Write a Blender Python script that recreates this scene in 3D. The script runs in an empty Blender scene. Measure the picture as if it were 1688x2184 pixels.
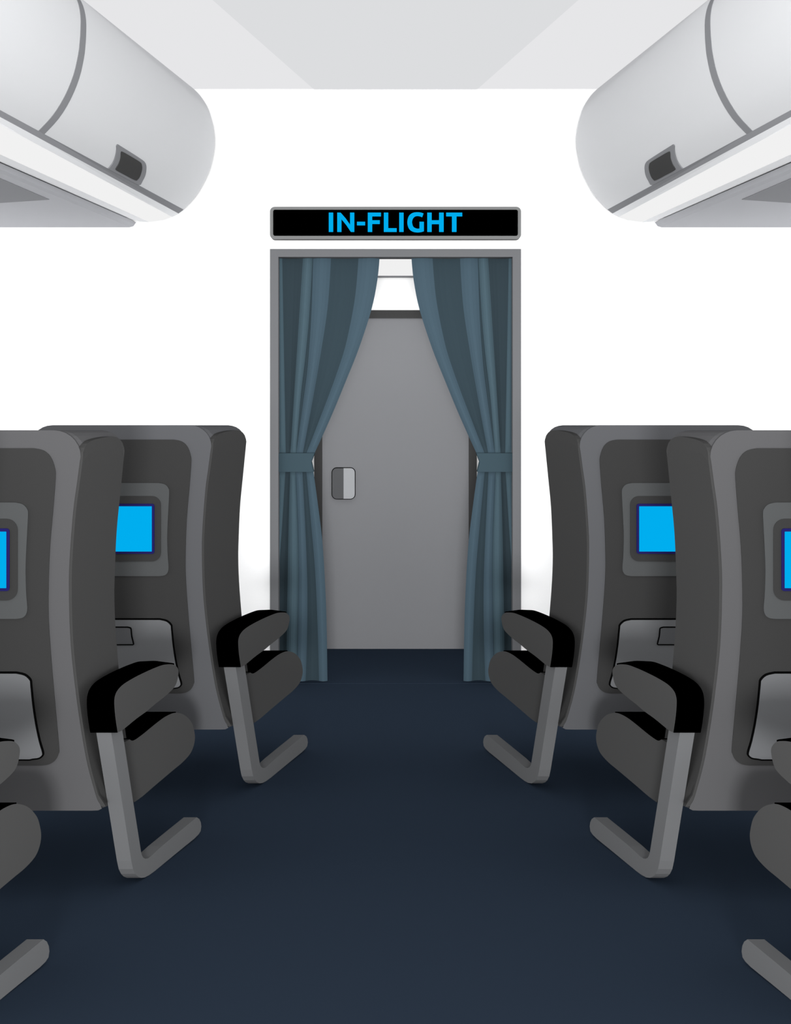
import bpy, bmesh, math
from mathutils import Vector

# ------------------------------------------------------------------ camera
F, CX, HY, EYE = 2839.0, 844.0, 864.0, 1.276      # focal length in px, vanishing column, horizon row, eye height (m)
sc = bpy.context.scene
C = sc.collection
cam_d = bpy.data.cameras.new('camera')
cam = bpy.data.objects.new('camera', cam_d); C.objects.link(cam)
cam.location = (0, 0, EYE); cam.rotation_euler = (math.pi/2, 0, 0)
cam_d.sensor_fit = 'VERTICAL'; cam_d.sensor_height = 24.0
cam_d.lens = 24.0*F/2184.0
cam_d.shift_y = (HY-1092.0)/2184.0
cam_d.clip_start = 0.02
sc.camera = cam

# ------------------------------------------------------------------ light
sc.view_settings.view_transform = 'Standard'; sc.view_settings.look = 'None'
sc.view_settings.gamma = 1.0; sc.view_settings.exposure = 0.0
sc.view_settings.use_curve_mapping = False
WLO, WMID, WHI = 2.2, 3.2, 1.3
w = bpy.data.worlds.new('world'); sc.world = w; w.use_nodes = True
wn = w.node_tree                                   # soft white surroundings, brightest around the horizon
wt = wn.nodes.new('ShaderNodeTexCoord'); wsep = wn.nodes.new('ShaderNodeSeparateXYZ')
wr = wn.nodes.new('ShaderNodeValToRGB'); wm = wn.nodes.new('ShaderNodeMath'); wm.operation = 'MULTIPLY_ADD'
wm.inputs[1].default_value = 0.5; wm.inputs[2].default_value = 0.5
wn.links.new(wt.outputs['Generated'], wsep.inputs[0]); wn.links.new(wsep.outputs['Z'], wm.inputs[0])
wn.links.new(wm.outputs[0], wr.inputs[0])
def wcol(e, p, v): e.position = p; e.color = (v/4, v/4, v/4, 1)
e = wr.color_ramp.elements
wcol(e[0], 0.0, WLO); wcol(e[1], 1.0, WHI)
for p_, v_ in ((0.30, WLO), (0.47, WMID), (0.60, WMID), (0.75, WHI)): wcol(e.new(p_), p_, v_)
wn.links.new(wr.outputs[0], wn.nodes['Background'].inputs[0])
wn.nodes['Background'].inputs[1].default_value = 4.0

def area(name, loc, rot, sx, sy, power):
    l = bpy.data.lights.new(name, 'AREA'); l.shape = 'RECTANGLE'; l.size = sx; l.size_y = sy; l.energy = power
    o = bpy.data.objects.new(name, l); C.objects.link(o); o.location = loc; o.rotation_euler = rot
    return o
area('rear_fill_added', (0, -11.0, 1.3), (math.pi/2, 0, 0), 3.4, 3.0, 380)          # added fill far behind the camera, shining forward
area('low_fill_added', (0, -3.2, 0.75), (math.pi/2, 0, 0), 0.9, 0.7, 430)            # added low fill behind the camera, lifts legs and lower shells
area('galley_fill_added', (0, 6.40, 1.90), (0, 0, 0), 0.9, 0.3, 4)                  # added fill under the galley ceiling, brightens the galley

# ------------------------------------------------------------------ materials
def lin(h):
    out = []
    for i in (0, 2, 4):
        c = int(h[i:i+2], 16)/255.0
        out.append(c/12.92 if c <= 0.04045 else ((c+0.055)/1.055)**2.4)
    return out
def mat(name, hexc, gain=1.0, bump=0.0, rough=1.0, spec=0.0, scale=300):
    m = bpy.data.materials.new(name); m.use_nodes = True
    nt = m.node_tree; b = nt.nodes['Principled BSDF']
    c = [min(0.97, v*gain) for v in lin(hexc)]
    # a faint procedural grain keeps the surface from being a mere flat fill
    no = nt.nodes.new('ShaderNodeTexNoise'); no.inputs['Scale'].default_value = scale
    mp = nt.nodes.new('ShaderNodeMapRange')
    mp.inputs['To Min'].default_value = 0.985; mp.inputs['To Max'].default_value = 1.015
    mx = nt.nodes.new('ShaderNodeVectorMath'); mx.operation = 'SCALE'
    tc = nt.nodes.new('ShaderNodeTexCoord')
    nt.links.new(tc.outputs['Object'], no.inputs['Vector'])
    nt.links.new(no.outputs[0], mp.inputs['Value'])
    mx.inputs[0].default_value = c
    nt.links.new(mp.outputs[0], mx.inputs['Scale'])
    nt.links.new(mx.outputs[0], b.inputs['Base Color'])
    b.inputs['Roughness'].default_value = rough
    b.inputs['Specular IOR Level'].default_value = spec
    return m
def glow(name, hexc, strength=1.0):
    m = bpy.data.materials.new(name); m.use_nodes = True
    b = m.node_tree.nodes['Principled BSDF']
    b.inputs['Base Color'].default_value = (0, 0, 0, 1)
    b.inputs['Specular IOR Level'].default_value = 0
    b.inputs['Roughness'].default_value = 1
    b.inputs['Emission Color'].default_value = (*lin(hexc), 1)
    b.inputs['Emission Strength'].default_value = strength
    return m
M = {
 'wall': mat('white_wall_laminate', 'FFFFFF', 0.965),
 'ceiling': glow('ceiling_panel_added_glow', 'E6E6E8'),  # ceiling is no lamp; glow added to keep it bright and light the cabin
 'ceiling_mid': glow('centre_panel_added_glow', 'DCDDDF'),  # same added glow on the centre panel
 'galley_ceiling': glow('galley_ceiling_added_glow', 'F0F0F0'),  # glow added to this ceiling to light the galley
 'floor': mat('navy_carpet', '242D39', 1.0, scale=900),
 'bin': mat('bin_plastic', 'D1D2D4', 0.81),
 'bin_seam': mat('bin_seam_grey', '808184', 0.87),
 'bin_rail': mat('bin_rail_plastic', 'D1D2D4', 0.97),
 'bin_strip_glow': glow('bin_strip_added_glow', 'F1F1F1'),  # pale strip under the bins, given an added glow
 'latch_frame': mat('latch_frame_grey', '808184', 0.87),
 'latch_pull': mat('latch_pull_charcoal', '414141', 0.92),
 'service': mat('service_panel_grey', 'A7A8AC', 0.9),
 'service_vent': mat('service_vent_grey', '808184', 0.95),
 'casing': mat('door_casing_grey', '808184', 0.55),
 'door': mat('door_grey', '808184', 0.87),
 'door_frame': mat('door_frame_charcoal', '414141', 0.87),
 'handle_dark': mat('handle_recess_grey', '58595B', 0.89),
 'handle_light': mat('handle_flap_grey', 'A7A9AC', 0.88),
 'black': mat('black_vinyl', '000000'),
 'line': mat('black_seam', '050505'),
 'sign_frame': mat('sign_frame_grey', '8A8B8B', 0.6),
 'sign_text': glow('sign_blue_letters', '00AEEF'),
 'cloth_fold_lit': mat('curtain_slate_fold_lit', '4A5D69', 0.66, scale=700),  # one cloth in four tones, shading of the folds put into the colour
 'cloth_fold_half': mat('curtain_slate_fold_half', '44565F', 0.86, scale=700),
 'cloth_fold_shade': mat('curtain_slate_fold_shade', '3B4A52', 0.62, scale=700),
 'cloth_fold_deep': mat('curtain_slate_fold_deep', '37444B', 0.72, scale=700),
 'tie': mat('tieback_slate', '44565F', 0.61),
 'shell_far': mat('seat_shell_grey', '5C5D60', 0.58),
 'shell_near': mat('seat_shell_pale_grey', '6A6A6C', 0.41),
 'side': mat('seat_side_charcoal', '414141', 0.67),
 'panel': mat('seat_back_charcoal', '414141', 0.475),
 'bezel': mat('screen_surround_grey', '585A5B', 0.5),
 'navy': mat('screen_rim_navy', '262262', 0.52),
 'screen': glow('seat_screen_blue', '00AEEF'),
 'tray': mat('tray_table_grey', '5A5B5D', 0.9),
 'tray_latch': mat('tray_latch_grey', '505153', 0.8),
 'leg': mat('leg_grey_metal', '6D6E70', 0.63),
 'cushion': mat('cushion_side_charcoal', '414141', 0.92),
 'armrest': mat('armrest_charcoal', '414141', 0.86),
}

# ------------------------------------------------------------------ helpers
def W(px, py, d): return Vector(((px-CX)/F*d, d, EYE+(HY-py)/F*d))
def Z(z): return EYE+z
def obj(name, verts, faces, m, parent=None, origin=(0, 0, 0), smooth=False, mats=None, fm=None):
    me = bpy.data.meshes.new(name)
    ox, oy, oz = origin
    bm = bmesh.new()
    vs = [bm.verts.new((v[0]-ox, v[1]-oy, v[2]-oz)) for v in verts]
    for i, f in enumerate(faces):
        try: fa = bm.faces.new([vs[k] for k in f])
        except ValueError: continue
        if fm: fa.material_index = fm[i]
        fa.smooth = smooth
    bmesh.ops.recalc_face_normals(bm, faces=bm.faces)
    bm.to_mesh(me); bm.free()
    if smooth: me.set_sharp_from_angle(angle=math.radians(40))
    for k in (mats or [m]): me.materials.append(k)
    o = bpy.data.objects.new(name, me); C.objects.link(o)
    if parent: o.parent = parent
    else: o.location = origin
    return o
def struct(o): o['kind'] = 'structure'; return o
def thing(name, label, cat, loc, group=None):
    o = bpy.data.objects.new(name, None); C.objects.link(o); o.location = loc; o.empty_display_size = 0.1
    o['label'] = label; o['category'] = cat
    if group: o['group'] = group
    return o
def box(a, b):
    x0, y0, z0 = a; x1, y1, z1 = b
    v = [(x0,y0,z0),(x1,y0,z0),(x1,y1,z0),(x0,y1,z0),(x0,y0,z1),(x1,y0,z1),(x1,y1,z1),(x0,y1,z1)]
    f = [(0,3,2,1),(4,5,6,7),(0,1,5,4),(1,2,6,5),(2,3,7,6),(3,0,4,7)]
    return v, f
def join(*vf):
    V, Fs = [], []
    for v, f in vf:
        n = len(V); V += list(v); Fs += [tuple(k+n for k in q) for q in f]
    return V, Fs
def prism(pa, pb):
    """closed solid between two matching closed loops of 3D points"""
    n = len(pa)
    f = [tuple(range(n)), tuple(range(2*n-1, n-1, -1))]
    f += [(i, (i+1) % n, n+(i+1) % n, n+i) for i in range(n)]
    return list(pa)+list(pb), f
def catmull(p, n=4, closed=False):
    out = []; m = len(p); rng = m if closed else m-1
    g = (lambda i: p[i % m]) if closed else (lambda i: p[max(0, min(m-1, i))])
    for i in range(rng):
        p0, p1, p2, p3 = g(i-1), g(i), g(i+1), g(i+2)
        for k in range(n):
            t = k/n
            out.append(tuple(0.5*((2*b)+(-a+c)*t+(2*a-5*b+4*c-d)*t*t+(-a+3*b-3*c+d)*t**3) for a, b, c, d in zip(p0, p1, p2, p3)))
    if not closed: out.append(tuple(p[-1]))
    return out
def interp(tab, y):
    """x at y along a smooth curve given as (x, y) points of rising y"""
    if y <= tab[0][1]: return tab[0][0]
    if y >= tab[-1][1]: return tab[-1][0]
    c = tab
    for (x0, y0), (x1, y1) in zip(c, c[1:]):
        if y0 <= y <= y1: return x0+(x1-x0)*(y-y0)/(y1-y0)
def rrect(x0, y0, x1, y1, r, n=6):
    out = []
    for cx, cy, a0 in ((x1-r, y0+r, -90), (x1-r, y1-r, 0), (x0+r, y1-r, 90), (x0+r, y0+r, 180)):
        for k in range(n+1):
            a = math.radians(a0+90*k/n); out.append((cx+r*math.cos(a), cy+r*math.sin(a)))
    return out
def inset(poly, d):
    n = len(poly); out = []
    ar = sum(poly[i][0]*poly[(i+1) % n][1]-poly[(i+1) % n][0]*poly[i][1] for i in range(n))
    s = 1 if ar > 0 else -1
    for i in range(n):
        ax, ay = poly[i-1]; bx, by = poly[(i+1) % n]
        dx, dy = bx-ax, by-ay; l = math.hypot(dx, dy) or 1
        out.append((poly[i][0]-s*dy/l*d, poly[i][1]+s*dx/l*d))
    return out
def plate(poly, d, back, front):
    """outline drawn at distance d (its true size), solid from d-front to d+back"""
    a = [W(x, y, d) for x, y in poly]
    return prism([(p.x, d-front, p.z) for p in a], [(p.x, d+back, p.z) for p in a])
def mirror(vf, sg):
    v, f = vf
    return ([(p[0]*sg, p[1], p[2]) for p in v], f)

# ------------------------------------------------------------------ the cabin shell
DB = EYE*F/(1458-HY)              # bulkhead distance
DG = EYE*F/(1383-HY)              # galley back wall distance
ZC = (HY-190)/F*DB                # ceiling above eye
HC = Z(ZC)
Y0 = 2.2                          # where the cabin we build begins
def wallx(y): return 2.35+0.12*(DB-y)
v, f = prism([(-wallx(Y0),Y0,0),(wallx(Y0),Y0,0),(wallx(DB),DB,0),(wallx(DB),DG+.1,0),(-wallx(DB),DG+.1,0),(-wallx(DB),DB,0)],
             [(-wallx(Y0),Y0,-.06),(wallx(Y0),Y0,-.06),(wallx(DB),DB,-.06),(wallx(DB),DG+.1,-.06),(-wallx(DB),DG+.1,-.06),(-wallx(DB),DB,-.06)])
struct(obj('floor', v, f, M['floor']))
def ceil_slab(x0a, x1a, x0b, x1b, ya, yb, z0, z1):
    return prism([(x0a,ya,z0),(x1a,ya,z0),(x1b,yb,z0),(x0b,yb,z0)], [(x0a,ya,z1),(x1a,ya,z1),(x1b,yb,z1),(x0b,yb,z1)])
YC = 3.3
ceil = struct(obj('ceiling', *ceil_slab(-wallx(YC), wallx(YC), -wallx(DB), wallx(DB), YC, DB, HC, HC+.06), M['ceiling']))
cf = abs(W(670, 190, DB).x); dn = ZC*F/HY; cn = abs(W(455, 0, dn).x); ck = (cn-cf)/(DB-dn)
xn = cf+ck*(DB-YC)
obj('center_panel', *ceil_slab(-xn, xn, -cf, cf, YC+.001, DB-.001, HC-.002, HC+.01), M['ceiling_mid'], parent=ceil)
# bulkhead with its doorway
CF = DB-.02                                            # front plane of the casing
ox = abs(W(594, 0, CF).x); oz = W(0, 548, CF).z        # doorway opening
cxo = abs(W(576, 0, CF).x); czo = W(0, 531, CF).z
wx = wallx(DB)
wo = ox+.012                                           # the wall opening, lined by the casing
struct(obj('wall_front', *join(box((-wx,DB,0),(-wo,DB+.07,HC)), box((wo,DB,0),(wx,DB+.07,HC)), box((-wo,DB,oz+.012),(wo,DB+.07,HC))), M['wall']))
def u_frame(xi, zi, xo, zo, y0, y1):
    return join(box((-xo,y0,0),(-xi,y1,zi)), box((xi,y0,0),(xo,y1,zi)), box((-xo,y0,zi),(xo,y1,zo)))
struct(obj('trim_1', *join(u_frame(ox, oz, cxo, czo, CF, DB), u_frame(ox, oz, wo, oz+.012, DB, DB+.072)), M['casing']))
struct(obj('trim_2', *box((-ox,DB-.0,0),(ox,DB+.012,.0015)), M['floor']))
# galley behind the doorway
GC = W(0, 588, DG).z
gx = 1.5
struct(obj('wall_galley_back', *box((-gx,DG,0),(gx,DG+.06,GC)), M['wall']))
struct(obj('wall_galley_left', *box((-gx-.06,DB+.07,0),(-gx,DG+.06,GC)), M['wall']))
struct(obj('wall_galley_right', *box((gx,DB+.07,0),(gx+.06,DG+.06,GC)), M['wall']))
struct(obj('ceiling_galley', *box((-gx,DB+.07,GC),(gx,DG+.06,GC+.05)), M['galley_ceiling']))
struct(obj('trim_3', *box((-gx,DG-.008,GC-.001-(W(0,584,DG).z-W(0,588,DG).z)),(gx,DG,GC-.001)), M['door']))
# galley door with its dark frame
d1 = thing('door_1', 'grey galley door behind the parted curtains', 'door', (0, DG, 0)); 
del d1['label'], d1['category']; d1['kind'] = 'structure'
def gp(poly, d, back, front, name, m, parent):
    return obj(name, *plate(poly, d, back, front), m, parent=parent, origin=(0, DG, 0))
dl, dr, dt = W(688,0,DG).x, W(1000,0,DG).x, W(0,679,DG).z
fl, fr, ft = W(671,0,DG).x, W(1017,0,DG).x, W(0,662,DG).z
obj('door_panel', *box((dl,DG-.012,0),(dr,DG,dt)), M['door'], parent=d1, origin=(0,DG,0))
obj('door_frame', *join(box((fl,DG-.02,0),(dl,DG,dt)), box((dr,DG-.02,0),(fr,DG,dt)), box((fl,DG-.02,dt),(fr,DG,ft))), M['door_frame'], parent=d1, origin=(0,DG,0))
hd = gp(rrect(708, 996.5, 759, 1064.5, 11), DG, -.011, .022, 'door_handle', M['line'], d1)
gr = rrect(709.6, 998, 757.4, 1063, 9.5)
left = [(min(x, 733.6), y) for x, y in gr]; right = [(max(x, 733.6), y) for x, y in gr]
def dedupe(p):
    o = []
    for q in p:
        if not o or math.dist(q, o[-1]) > 1e-4: o.append(q)
    if math.dist(o[0], o[-1]) < 1e-4: o.pop()
    return o
for nm, pl, mm in (('handle_recess', dedupe(left), 'handle_dark'), ('handle_flap', dedupe(right), 'handle_light')):
    q = gp(pl, DG, -.02, .026, nm, M[mm], hd)

# ------------------------------------------------------------------ sign over the doorway
sg0 = W(844, 475, DB)
sign = thing('sign', 'black IN-FLIGHT sign in a grey frame above the curtained doorway', 'sign', sg0)
so = tuple(sg0)
SD = DB-.05
obj('sign_frame', *plate(rrect(576, 441, 1112, 510, 10), SD, .05, 0), M['sign_frame'], parent=sign, origin=so)
obj('sign_face', *plate(rrect(583, 447.5, 1105, 503, 4), SD, .02, .003), M['black'], parent=sign, origin=so)
def zt(x, y): return (540+x/2.776, 420+y/2.776)
def R(x0, y0, x1, y1): return [(x0,y0),(x1,y0),(x1,y1),(x0,y1)]
glyphs = [R(449,94,475,208),
  [(499,94),(519,94),(548,127),(575,165),(575,94),(600,94),(600,208),(580,208),(553,168),(524,133),(524,208),(499,208)],
  R(616,148,664,169),
  [(680,94),(758,94),(758,116),(706,116),(706,139),(751,139),(751,161),(706,161),(706,208),(680,208)],
  [(775,94),(801,94),(801,186),(851,186),(851,208),(775,208)],
  R(866,94,892,208),
  [(1032,94),(1058,94),(1058,139),(1102,139),(1102,94),(1129,94),(1129,208),(1102,208),(1102,162),(1058,162),(1058,208),(1032,208)],
  [(1144,94),(1239,94),(1239,116),(1205,116),(1205,208),(1178,208),(1178,116),(1144,116)]]
g_out = catmull([(1010,99),(995,94),(973,91.5),(948,95),(929,107),(918,126),(914,151),(918,176),(929,195),(948,207),(973,211),(995,209),(1012,204)], 4)
g_in = catmull([(986,188),(975,189),(960,185),(948,175),(942,151),(947,130),(958,118),(972,114),(988,116),(1002,121)], 4)
glyphs.append(g_out+[(1012,148),(986,148)]+g_in)
obj('lettering', *join(*[plate([zt(*p) for p in g], SD, -.003, .006) for g in glyphs]), M['sign_text'], parent=sign, origin=so)

# ------------------------------------------------------------------ curtains
def z4(x, y): return (540+x/2.776, 420+y/2.776)
def z5(x, y): return (540+x/2.776, 900+y/2.776)
up = [[(148,356),(148,1521)], [(172,356),(193,1521)], [(297,356),(222,1521)],
      [(352,356),(332,700),(309,950),(282,1180),(253,1521)], [(357,356),(346,700),(325,1000),(300,1200),(256,1521)],
      [(462,356),(443,640),(405,900),(362,1150),(294,1521)], [(626,356),(604,600),(556,850),(512,1000),(440,1200),(316,1521)],
      [(750,356),(735,500),(700,670),(625,900),(545,1100),(462,1300),(362,1521)]]
lo = [[(148,294),(148,1549)], [(191,294),(172,600),(151,960),(149.5,1549)], [(221,294),(212,600),(205,1000),(200,1350),(197,1549)],
      [(250,294),(262,600),(268,900),(262,1250),(256,1549)], [(253,294),(266,600),(271,900),(266,1250),(261,1549)],
      [(292,294),(312,700),(321,1000),(318,1300),(310,1549)], [(316,294),(345,600),(370,900),(385,1250),(392,1549)],
      [(357,294),(385,500),(411,720),(428,1000),(436,1250),(440,1549)]]
mid_px = [593.6, 609.3, 619.8, 630.5, 631.5, 645.3, 654, 664.5]
bands = [1, 3, 1, 2, 0, 2, 0]                       # lit, half, shaded, deep tone: fold shading painted per band
curv = []
for k in range(8):
    a = catmull([z4(*p) for p in up[k]], 6); b = catmull([z5(*p) for p in lo[k]], 6)
    curv.append(a+[(mid_px[k], 985)]+b)
DC = DB+.012
SUB = 5
def curtain(sg, label):
    rows = [548+(967-548)*i/26 for i in range(27)]+[976, 985, 995.5]+[1006+(1457.5-1006)*i/26 for i in range(27)]
    rows[0] = 545
    V, Fs, fm = [], [], []
    nc = 7*SUB+1
    for r, y in enumerate(rows):
        pinch = 0.35 if 960 < y < 1012 else 1.0
        for c in range(nc):
            b, u = divmod(c, SUB)
            u = u/SUB
            if b == 7: b, u = 6, 1.0
            x0, x1 = interp(curv[b], y), interp(curv[b+1], y)
            wd = (x1-x0)/F*DC
            amp = min(.014, .3*wd)*pinch
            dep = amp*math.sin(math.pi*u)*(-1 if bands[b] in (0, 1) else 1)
            p = W(x0+(x1-x0)*u, y, DC+.03+dep)
            V.append((sg*-p.x if sg > 0 else p.x, DC+.03+dep, max(p.z, .004)))
    for r in range(len(rows)-1):
        for c in range(nc-1):
            a = r*nc+c
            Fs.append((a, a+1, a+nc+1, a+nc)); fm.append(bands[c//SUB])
    base = (sg*.42, DC+.03, 0)
    t = thing('curtain', label, 'curtain', base, 'doorway curtains')
    o = obj('drape', V, Fs, None, parent=t, origin=base, smooth=False, mats=[M['cloth_fold_lit'], M['cloth_fold_half'], M['cloth_fold_shade'], M['cloth_fold_deep']], fm=fm)
    md = o.modifiers.new('hem', 'SOLIDIFY'); md.thickness = .002; md.offset = 0
    pts = [(593.5,966.5),(671,966.5),(664,985),(669,1006.5),(593.5,1006.5)]
    a = [W(x, y, DC-.01) for x, y in pts]
    s = -1 if sg > 0 else 1
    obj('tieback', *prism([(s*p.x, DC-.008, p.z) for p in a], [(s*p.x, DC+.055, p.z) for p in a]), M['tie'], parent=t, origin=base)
curtain(-1, 'slate blue curtain with painted fold shading, tied back on the left side of the doorway')
curtain(1, 'slate blue curtain with painted fold shading, tied back on the right side of the doorway')

# ------------------------------------------------------------------ overhead bins
DE = DB-.1
prof = [((405,183),.145),((415,191),.1439),((426,202.5),.1395),((435.5,215.7),.1296),((444,231),.1175),((450,249),.1115),((455.5,271),.1125),((458.5,295),.1162),
        ((458,312),.117),((455.4,330),.1165),((448,361),.1162),((433,394),.1145),((415,423),.1146),((392,447),.1135)]
prof = [((q[0], q[1]), q[2]) for q in catmull([(a[0], a[1], k) for a, k in prof], 3)]
low = [((392,447),.112),((381,455.4),.103),((367,462.5),.0954),((348,469.5),.105),((318.5,473.7),.118),((298.6,472.4),.119),((281,468),.120)]
def pp(item, d):
    (x, y), k = item
    p = W(x, y, DE); return Vector((p.x-k*(DE-d), d, p.z))
def strip(items, da, db, sg, thick=.012, n=1, proud=0.0):
    V, Fs = [], []
    m = len(items)
    cen = Vector((-1.6, 0, Z(1.15)))
    for j in range(n+1):
        d = da+(db-da)*j/n
        for lay in (-proud, thick):
            for it in items:
                p = pp(it, d); q = cen-p; q.y = 0; q.normalize(); p = p+q*lay
                V.append((p.x*-sg, p.y, p.z))
    L = 2*m
    for j in range(n):
        o = j*L
        for i in range(m-1):
            Fs.append((o+i, o+i+1, o+L+i+1, o+L+i)); Fs.append((o+m+i, o+L+m+i, o+L+m+i+1, o+m+i+1))
        Fs.append((o, o+L, o+L+m, o+m)); Fs.append((o+m-1, o+2*m-1, o+L+2*m-1, o+L+m-1))
    for o in (0, n*L):
        for i in range(m-1): Fs.append((o+i, o+m+i, o+m+i+1, o+i+1))
    return V, Fs
def surf(u, d):
    i = min(int(u), len(prof)-2); t = u-i
    return pp(prof[i], d).lerp(pp(prof[i+1], d), t)
def onto_door(x, y):
    """where the sight line through a picture point meets the curved bin door"""
    best, bu, bd = 1e9, 0, 0
    m1 = len(prof)-1.001
    su, sd, cu, cd = m1, 1.8, m1/2, 5.0
    for it in range(12):
        for i in range(-10, 11):
            for j in range(-10, 11):
                u = min(m1, max(0, cu+su*i/20)); d = min(DE, max(3.0, cd+sd*j/20))
                p = surf(u, d); e = (CX+p.x/d*F-x)**2+(HY-(p.z-EYE)/d*F-y)**2
                if e < best: best, bu, bd = e, u, d
        cu, cd = bu, bd; su *= .4; sd *= .4
    return surf(bu, bd)
def patch(poly, sg, a, b):
    n = len(poly); cx = sum(p[0] for p in poly)/n; cy = sum(p[1] for p in poly)/n
    rings = []
    for s in (1.0, .66, .33):
        rings.append([onto_door(cx+(x-cx)*s, cy+(y-cy)*s) for x, y in poly])
    c = onto_door(cx, cy)
    cen = Vector((-1.6, 0, Z(1.15)))
    def off(p, h):
        q = p-cen; q.y = 0; q.normalize(); r = p+q*h; return (r.x*-sg, r.y, r.z)
    V, Fs = [], []
    for h in (b, a):
        for rg in rings: V += [off(p, h) for p in rg]
        V.append(off(c, h))
    L = 3*n+1
    for o in (0, L):
        for i in range(n):
            k = (i+1) % n
            Fs.append((o+i, o+k, o+n+k, o+n+i)); Fs.append((o+n+i, o+n+k, o+2*n+k, o+2*n+i)); Fs.append((o+2*n+i, o+2*n+k, o+3*n))
    for i in range(n): Fs.append((i, L+i, L+(i+1) % n, (i+1) % n))
    return V, Fs
def z1(x, y): return (x/2.411, y/2.411)
lat_o = [z1(*p) for p in catmull([(597,748),(604,742),(614,748),(670,783),(725,819),(742,835),(749,857),(745,895),(730,928),(708,952),(640,915),(558,872),(562,858),(580,832),(592,800),(597,770)], 3, True)]
lat_i = [z1(*p) for p in catmull([(616,782),(624,778),(668,803),(710,829),(721,842),(723,868),(713,903),(700,921),(688,924),(640,899),(593,873),(591,861),(604,840),(614,810)], 3, True)]
def overhead_bin(sg, da, db, label, far):
    c = pp(prof[7], (da+db)/2)
    base = (c.x*-sg, (da+db)/2, c.z-.3)
    t = thing('overhead_bin', label, 'luggage bin', base, 'overhead luggage bins')
    def shell(d):
        ring = [pp(it, d) for it in prof]+[pp(it, d) for it in low[1:]]
        cen = Vector((-1.6, d, Z(1.15)))
        ring = [p+(cen-p).normalized()*.012 for p in ring]
        ro = [(p.x*-sg, d, p.z) for p in ring]
        X = 1.95+.12*(DB-d)
        return ro+[(-sg*-X if False else sg*X, d, ro[-1][2]), (sg*X, d, HC-.003), (ro[0][0], d, HC-.003)]
    e0 = .0 if far else .0
    obj('bin_body', *prism(shell(da+.001), shell(db-.001)), M['bin'], parent=t, origin=base)
    obj('bin_door', *strip(prof, da+(0 if not far else .05), db, sg, n=1, thick=.0118), M['bin'], parent=t, origin=base, smooth=True)
    if far: obj('seam_band', *strip(prof, da, da+.05, sg, n=1, thick=.0118, proud=.0015), M['bin_seam'], parent=t, origin=base, smooth=True)
    obj('lower_seam', *strip(low[0:2], da, db, sg, thick=.0118), M['bin_seam'], parent=t, origin=base)
    obj('inner_rail', *strip(low[1:3], da, db, sg, thick=.0118), M['bin_rail'], parent=t, origin=base)
    obj('pale_strip', *strip(low[2:5], da, db, sg, thick=.0118), M['bin_strip_glow'], parent=t, origin=base)  # pale underside strip with added glow
    obj('outer_rail', *strip(low[4:7], da, db, sg, thick=.0118), M['bin_rail'], parent=t, origin=base)
    if far:
        l = obj('latch', *patch(lat_o, sg, -.004, .004), M['latch_frame'], parent=t, origin=base)
        obj('latch_pull', *patch(lat_i, sg, .0, .007), M['latch_pull'], parent=l, origin=base)
    return t
SEAM = 4.28
for sg, side in ((-1, 'left'), (1, 'right')):
    overhead_bin(sg, SEAM, DE, 'pale grey %s overhead bin with dark latch, next to the bulkhead' % side, True)
    overhead_bin(sg, 3.3, SEAM, 'pale grey %s overhead bin without a latch in view, cut by the frame edge' % side, False)
# service panel under the bins on each side
ZS = (HY-485)/F*DB
def at_z(x, y, z):
    d = z*F/(HY-y); return W(x, y, d)
for sg, side in ((-1, 'left'), (1, 'right')):
    a = pp(((281,468),.12), DE); zt_ = a.z+.02
    x_in = a.x-.0
    n = []
    r = .045
    bot, top = [], []
    outline = [(x_in-.12*(DE-3.3)-.01, 3.3), (x_in-.005, DE), (x_in+.0, DB-.001), (-1.95, DB-.001), (-1.95-.12*(DB-3.3), 3.3)]
    # rounded inboard lower edge: three steps
    lay = [(0, Z(ZS)+.035), (.003, Z(ZS)+.018), (.012, Z(ZS)+.005), (.03, Z(ZS))]
    V, Fs = [], []
    m = len(outline)
    tops = min(p.z for p in [pp(low[-1], DE)])
    lay = [(0, tops-.0005)]+[l for l in lay if l[1] < tops-.002]
    for ins, z in lay:
        for i, (x, y) in enumerate(outline):
            V.append(((x-(ins if i < 3 else 0))*-sg, y, z))
    for k in range(len(lay)-1):
        o = k*m
        for i in range(m): Fs.append((o+i, o+(i+1) % m, o+m+(i+1) % m, o+m+i))
    Fs.append(tuple(range(m))); Fs.append(tuple(range((len(lay)-1)*m, len(lay)*m)))
    base = (-sg*-1*1.6 if False else sg*1.6, 4.5, Z(ZS))
    t = thing('service_panel', 'mid grey service panel under the %s overhead bins' % side, 'service panel', base, 'overhead service panels')
    obj('panel_body', V, Fs, M['service'], parent=t, origin=base)
    p1, p2, p3 = at_z(105,425,ZS), at_z(0,380,ZS), at_z(0,432,ZS)
    e1, e2 = (p2-p1), (p3-p1)
    q = [p1, p1+e1*4, p1+e1*4+e2*1.6, p1+e2*1.6]
    obj('vent_panel', *prism([(p.x*-sg, p.y, p.z-.002) for p in q], [(p.x*-sg, p.y, p.z+.01) for p in q]), M['service_vent'], parent=t, origin=base)

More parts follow.
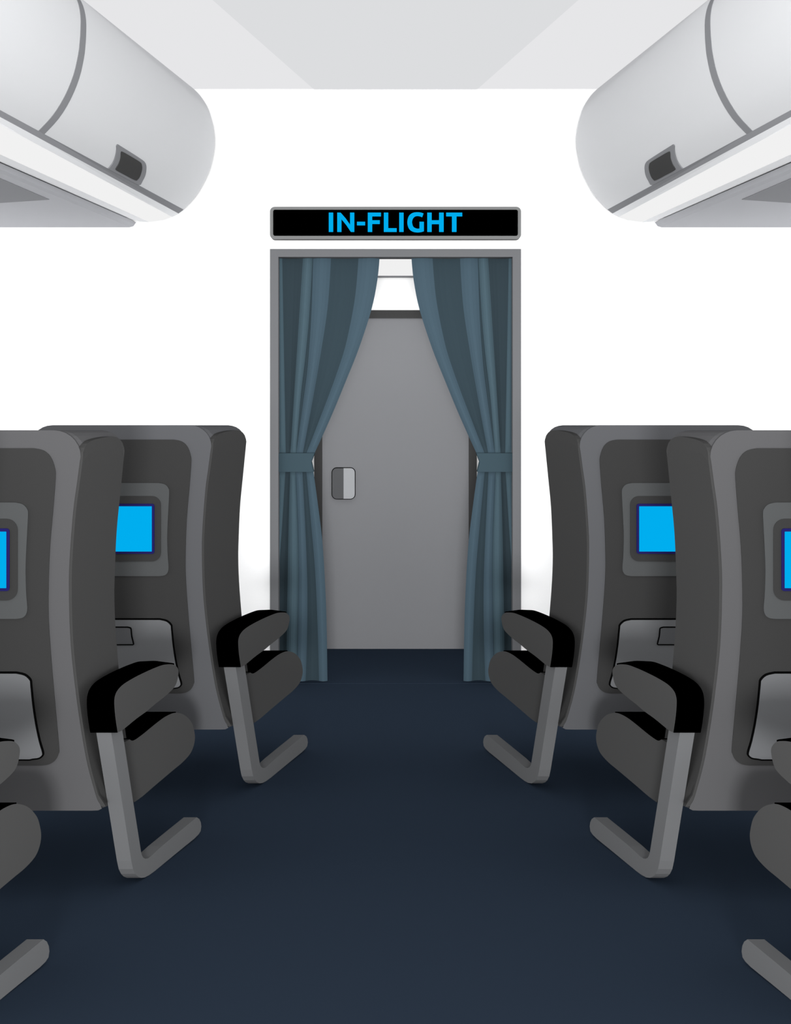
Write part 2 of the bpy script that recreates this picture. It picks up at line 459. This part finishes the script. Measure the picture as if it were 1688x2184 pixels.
# ------------------------------------------------------------------ seats
D0, S = 4.25, 0.27                # distance of the far row, and how far its sides lean inwards per metre
XC = W(258, 0, D0).x              # middle of the seat
def z2(x, y): return (x/2.411, 880+y/2.411)
def z6(x, y): return (440+x/5.08, 1270+y/5.08)
def side_pt(px, py, X0):
    k = (px-CX)/F; t = (X0-k*D0)/(k-S); d = D0+t
    return t, EYE+(HY-py)/F*d
def side_prism(pts, X0, w, raise_=0.0, n=0):
    tz = [side_pt(x, y, X0) for x, y in pts]
    a = [(X0+S*t, D0+t, z) for t, z in tz]
    b = [(X0+S*t-w, D0+t, z+raise_) for t, z in tz]
    return prism(a, b)
Lc = [(452,952.6),(446,998),(439.6,1046),(433.4,1129),(432.4,1187),(435.5,1274),(446,1369),(460.4,1460.7),(475,1518.7),(483,1541.5),(491.5,1549)]
Rc = [(523.4,942),(516.4,1012.7),(510,1079),(507,1145.5),(506,1191),(508,1245),(513.5,1315.5),(520,1385),(529,1450),(537,1510),(540,1549)]
Ls, Rs = catmull(Lc, 4), catmull(Rc, 4)
Ttop = [(452,952.6),(454,940),(461.6,927.7),(477,921.5),(500,917.7),(512,920),(520.5,929.8),(523.4,942)]
def both(half):
    """mirror a right half outline (top to bottom) about the seat's middle"""
    return half+[(516-x, y) for x, y in reversed(half)]
panel_h = catmull([z2(895,139),z2(935,148),z2(965,175),z2(983,225),z2(984,270),z2(975,390),z2(962,540),z2(956,700),z2(956,830),z2(966,990),z2(983,1190),z2(999,1365),z2(997,1395),z2(983,1422),z2(958,1438),z2(928,1443)], 3)
bezel_h = catmull([z2(818,361),z2(850,368),z2(869,388),z2(873,415),z2(867,530),z2(863,640),z2(866,740),z2(870,795),z2(864,822),z2(848,835),z2(822,839)], 3)
recess = rrect(516-344.7, 1057.5, 344.7, 1196.5, 19)
rim = rrect(516-331.4, 1073.7, 331.4, 1180, 5)
scr = rrect(516-326, 1079, 326, 1175, .6)
tray_h = catmull([z2(825,1056),z2(862,1065),z2(886,1087),z2(890,1110),z2(898,1190),z2(910,1270),z2(925,1340),z2(938,1385),z2(936,1402),z2(920,1414),z2(895,1418),z2(880,1421)], 3)
tlat_h = catmull([z2(662,1096),z2(678,1101),z2(683,1112),z2(686,1145),z2(695,1183),z2(690,1191),z2(684,1192)], 3)
arm = [z6(*p) for p in catmull([(378,775),(358,640),(349,520),(356,455),(380,405),(430,355),(520,300),(620,250),(700,215),(770,190),(830,184),(868,190),(895,215),(905,245),(900,290),(885,350),(855,398),(780,468),(700,530),(630,590),(540,655),(455,725),(415,757)], 3)]
legp = [z6(*p) for p in [(305,690),(318,775),(407,1340),(495,1900),(510,1970),(530,2012),(552,2034),(580,2046),(612,2042),(650,2022),(700,1985),(900,1820),(1040,1706),(1078,1668),(1096,1640),(1102,1600),(1098,1565),(1085,1535),(1062,1520),(910,1645),(760,1770),(665,1858),(640,1876),(618,1880),(600,1872),(589,1855),(580,1825),(510,1380),(415,757),(405,690)]]
cush_top = catmull([(480,835),(500,846),(530,837),(600,787),(700,705),(780,645),(845,612),(885,604)], 3)
cush_rest = catmull([(885,604),(925,611),(965,630),(1000,665),(1025,705),(1040,760),(1047,820),(1036,890),(1005,960),(940,1033),(860,1100),(700,1235),(590,1330),(520,1380)], 3)
def make_seat(sg, s, sh, label, shell):
    # a row s times nearer than the far one; the cabin widens towards the camera
    fit = lambda p: (p[0]-sh/(F*s)*p[1], p[1]/s, p[2])
    bx, by, _ = fit((XC, D0, 0)); base = (bx*-sg, by, 0)
    t = thing('airline_seat', label, 'seat', base, 'airline seats')
    def part(name, vf, m, parent=t, smooth=False):
        v, f = vf
        v = [fit(p) for p in v]
        return obj(name, [(p[0]*-sg, p[1], p[2]) for p in v], f, m, parent=parent, origin=base, smooth=smooth)
    T = .27
    # backrest: front outline and rear outline joined
    def arc(x0, y0, x1, y1, n=7): # quarter curve, flat then vertical
        return [(x0+(x1-x0)*math.sin(math.pi/2*k/n), y0+(y1-y0)*(1-math.cos(math.pi/2*k/n))) for k in range(n+1)]
    fr = [(258,907),(340,907)]+arc(405,907,451,952)[:]+[(p[0]-1.5, p[1]) for p in Ls[1:-3]]+[(487,1552.5),(481,1555.5),(470,1556),(258,1556)]
    nside = len(Ls[1:-3])
    rr = [(330,907),(400,907)]+[(487,907),(496,908.3),(504,911),(511,915.5),(516,921),(520,927.5),(522.4,935),(523,943)]+[Rs[1+round(i*(len(Rs)-5)/(nside-1))] for i in range(nside)]
    rr = [(x-1.2 if i > 9 else x, y) for i, (x, y) in enumerate(rr)]
    rr += [(538,1531),(536,1533),(530,1534),(330,1534)]
    fw = [W(x, y, D0) for x, y in fr]; bw = [W(x, y, D0+T) for x, y in rr]
    fw[0].x = XC; fw[-1].x = XC
    bw[0].x = XC+S*T; bw[-1].x = XC+S*T
    def mir(ps, c): return [Vector((2*c-p.x, p.y, p.z)) for p in reversed(ps[1:-1])]
    left_b = [Vector((2*XC-p.x+S*T, D0+T, p.z)) for p in reversed(fw[1:-1])]
    for p, q in zip(left_b, reversed(bw[1:-1])): p.z = q.z
    FA, BA = fw+mir(fw, XC), bw+left_b
    FA2 = FA
    rings = []
    for u, tq in ((0, 0), (0, .018), (.12, .0324), (.5, .135), (1, T)):
        lim = -.553+S*tq
        ring = []
        for p, q in zip(FA, BA):
            r = p.lerp(q, u); x = r.x
            if tq > .02 and r.z < EYE-.95 and x > XC: x = min(x, lim)
            ring.append((x, D0+tq, r.z))
        rings.append(ring)
    n_ = len(FA); V = [v for r in rings for v in r]
    Fs = [tuple(range(n_)), tuple(range(4*n_, 5*n_))]
    for k in range(4): Fs += [(k*n_+i, k*n_+(i+1) % n_, (k+1)*n_+(i+1) % n_, (k+1)*n_+i) for i in range(n_)]
    part('backrest', (V, Fs), shell)
    # dark side panel, ruled from front edge to rear edge
    nc, nr = 14, 30
    V, Fs = [], []
    xs = [452+(523.4-452)*(1-math.cos(math.pi*c/nc))/2 for c in range(nc+1)]
    tt = catmull(Ttop, 4)
    def ty(x):
        for (x0, y0), (x1, y1) in zip(tt, tt[1:]):
            if x0 <= x <= x1 and x1 > x0: return y0+(y1-y0)*(x-x0)/(x1-x0)
        return tt[-1][1] if x > 500 else tt[0][1]
    for lay in (.0035, -.018):
        for c in range(nc+1):
            u = (xs[c]-452)/(523.4-452); y0 = ty(xs[c])
            for r in range(nr+1):
                y = y0+(1549-12*u-y0)*r/nr
                a = W(interp(Ls, y), y, D0); b = W(interp(Rs, y), y, D0+T)
                p = a.lerp(b, u)
                if p.z < EYE-.95: p.x = min(p.x, -.553+S*max(0, p.y-D0) if u > .07 else 9)
                V.append((p.x+lay, max(p.y, D0+.003)-.001+(.004*u), p.z))
    n1 = (nc+1)*(nr+1); g = lambda l, c, r: l*n1+c*(nr+1)+r
    for l in (0, 1):
        for c in range(nc):
            for r in range(nr): Fs.append((g(l,c,r), g(l,c+1,r), g(l,c+1,r+1), g(l,c,r+1)))
    for c in range(nc):
        for r in (0, nr): Fs.append((g(0,c,r), g(0,c+1,r), g(1,c+1,r), g(1,c,r)))
    for r in range(nr):
        for c in (0, nc): Fs.append((g(0,c,r), g(0,c,r+1), g(1,c,r+1), g(1,c,r)))
    part('side_panel', (V, Fs), M['side'])
    part('back_panel', plate(both(panel_h), D0, .0, .004), M['panel'])
    bz = part('screen_surround', plate(both(bezel_h), D0, -.004, .010), M['bezel'])
    part('screen_mount', plate(recess, D0, -.010, .013), M['panel'], bz)
    part('screen_rim', plate(rim, D0, -.013, .017), M['navy'], bz)
    part('screen', plate(scr, D0, -.017, .018), M['screen'], bz)
    tr = both(tray_h)
    ta = part('tray_table', plate(inset(tr, 3.0), D0, -.004, .014), M['tray'])
    part('tray_gasket', plate(tr, D0, -.004, .011), M['line'], ta)
    tl = both(tlat_h)
    part('latch_outline', plate(tl, D0, -.014, .017), M['line'], ta)
    part('tray_latch', plate(inset(tl, 2.6), D0, -.017, .020), M['tray_latch'], ta)
    # cushion between the armrests
    XQ = -.555; CW = .63
    ct = [z6(*p) for p in cush_top]; cr = [z6(*p) for p in cush_rest]
    tz = [side_pt(x, y, XQ) for x, y in ct+cr]
    t0, zt0 = tz[0]; zb = tz[-1][1]; tb = tz[-1][0]
    prof_c = [(.10, zt0)]+tz+[(.22, EYE-1.03), (.10, EYE-1.0)]
    a = [(XQ+S*q, D0+q, z) for q, z in prof_c]
    part('seat_cushion', prism(a, [(x-CW, y, z) for x, y, z in a]), M['cushion'])
    top = tz[:len(ct)]
    lo_ = [(XQ+S*q-.001, D0+q, z) for q, z in top]; hi = [(XQ+S*q-.001, D0+q, z+.003) for q, z in top]
    loop = lo_+hi[::-1]
    part('cushion_top', prism(loop, [(x-CW+.004, y, z) for x, y, z in loop]), M['black'])
    # armrests and bent legs on both sides, and an outboard post
    def arm_leg(dx, outer):
        XA, AW = -.4925, .067
        v, f = side_prism(arm, XA, AW-.004)
        sh = lambda vf: ([(p[0]+dx, p[1], p[2]) for p in vf[0]], vf[1])
        ar = part('armrest', sh((v, f)), M['armrest'])
        i1 = 34
        tz = [side_pt(x, y, XA) for x, y in arm[:i1]]
        pin = [(q, z) for q, z in tz]
        pout = []
        for i, (q, z) in enumerate(pin):
            a0 = pin[max(0, i-1)]; a1 = pin[min(len(pin)-1, i+1)]
            dx_, dz_ = a1[0]-a0[0], a1[1]-a0[1]; l = math.hypot(dx_, dz_) or 1
            pout.append((q-dz_/l*.004, z+dx_/l*.004))
        pout[0] = (pout[0][0], pin[0][1])
        loop = pin+pout[::-1]
        crown = lambda z: .010*max(0, min(1, (z-(EYE-.76))/.08))
        A = [(XA+S*q-.0005, D0+q, z) for q, z in loop]
        B = [(XA+S*q-AW*.6, D0+q, z+crown(z)) for q, z in loop]
        D = [(XA+S*q-AW-.002, D0+q, z+crown(z)*.8) for q, z in loop]
        m = len(loop)
        V = A+B+D
        Fs = [tuple(range(m)), tuple(range(2*m, 3*m))]
        for o in (0, m): Fs += [(o+i, o+(i+1) % m, o+m+(i+1) % m, o+m+i) for i in range(m)]
        part('armrest_pad', sh((V, Fs)), M['black'], ar)
        lv, lf = side_prism(legp, -.510, .038)
        lz = min(p[2] for p in lv)                      # stands on the carpet
        part('leg', sh(([(p[0], p[1], p[2]-lz+.0005) for p in lv], lf)), M['leg'])
    arm_leg(0, False)
    arm_leg(2*(XC+.5265)-.0, True)
    return t
rows = [(1.0, 0, 'far'), (1.25, 180.5, 'near'), (1.62, 435.5, 'front')]
for sg, side in ((-1, 'left'), (1, 'right')):
    for s_, sh_, nm in rows:
        lb = {'far': 'dark grey airline seat of the far %s row, beside the curtained doorway' % side,
              'near': 'paler grey airline seat of the middle %s row, in front of the far seat' % side,
              'front': 'nearest %s seat, only its cushion, armrest tip and foot bar in view' % side}[nm]
        make_seat(sg, s_, sh_, lb, M['shell_far'] if nm == 'far' else M['shell_near'])
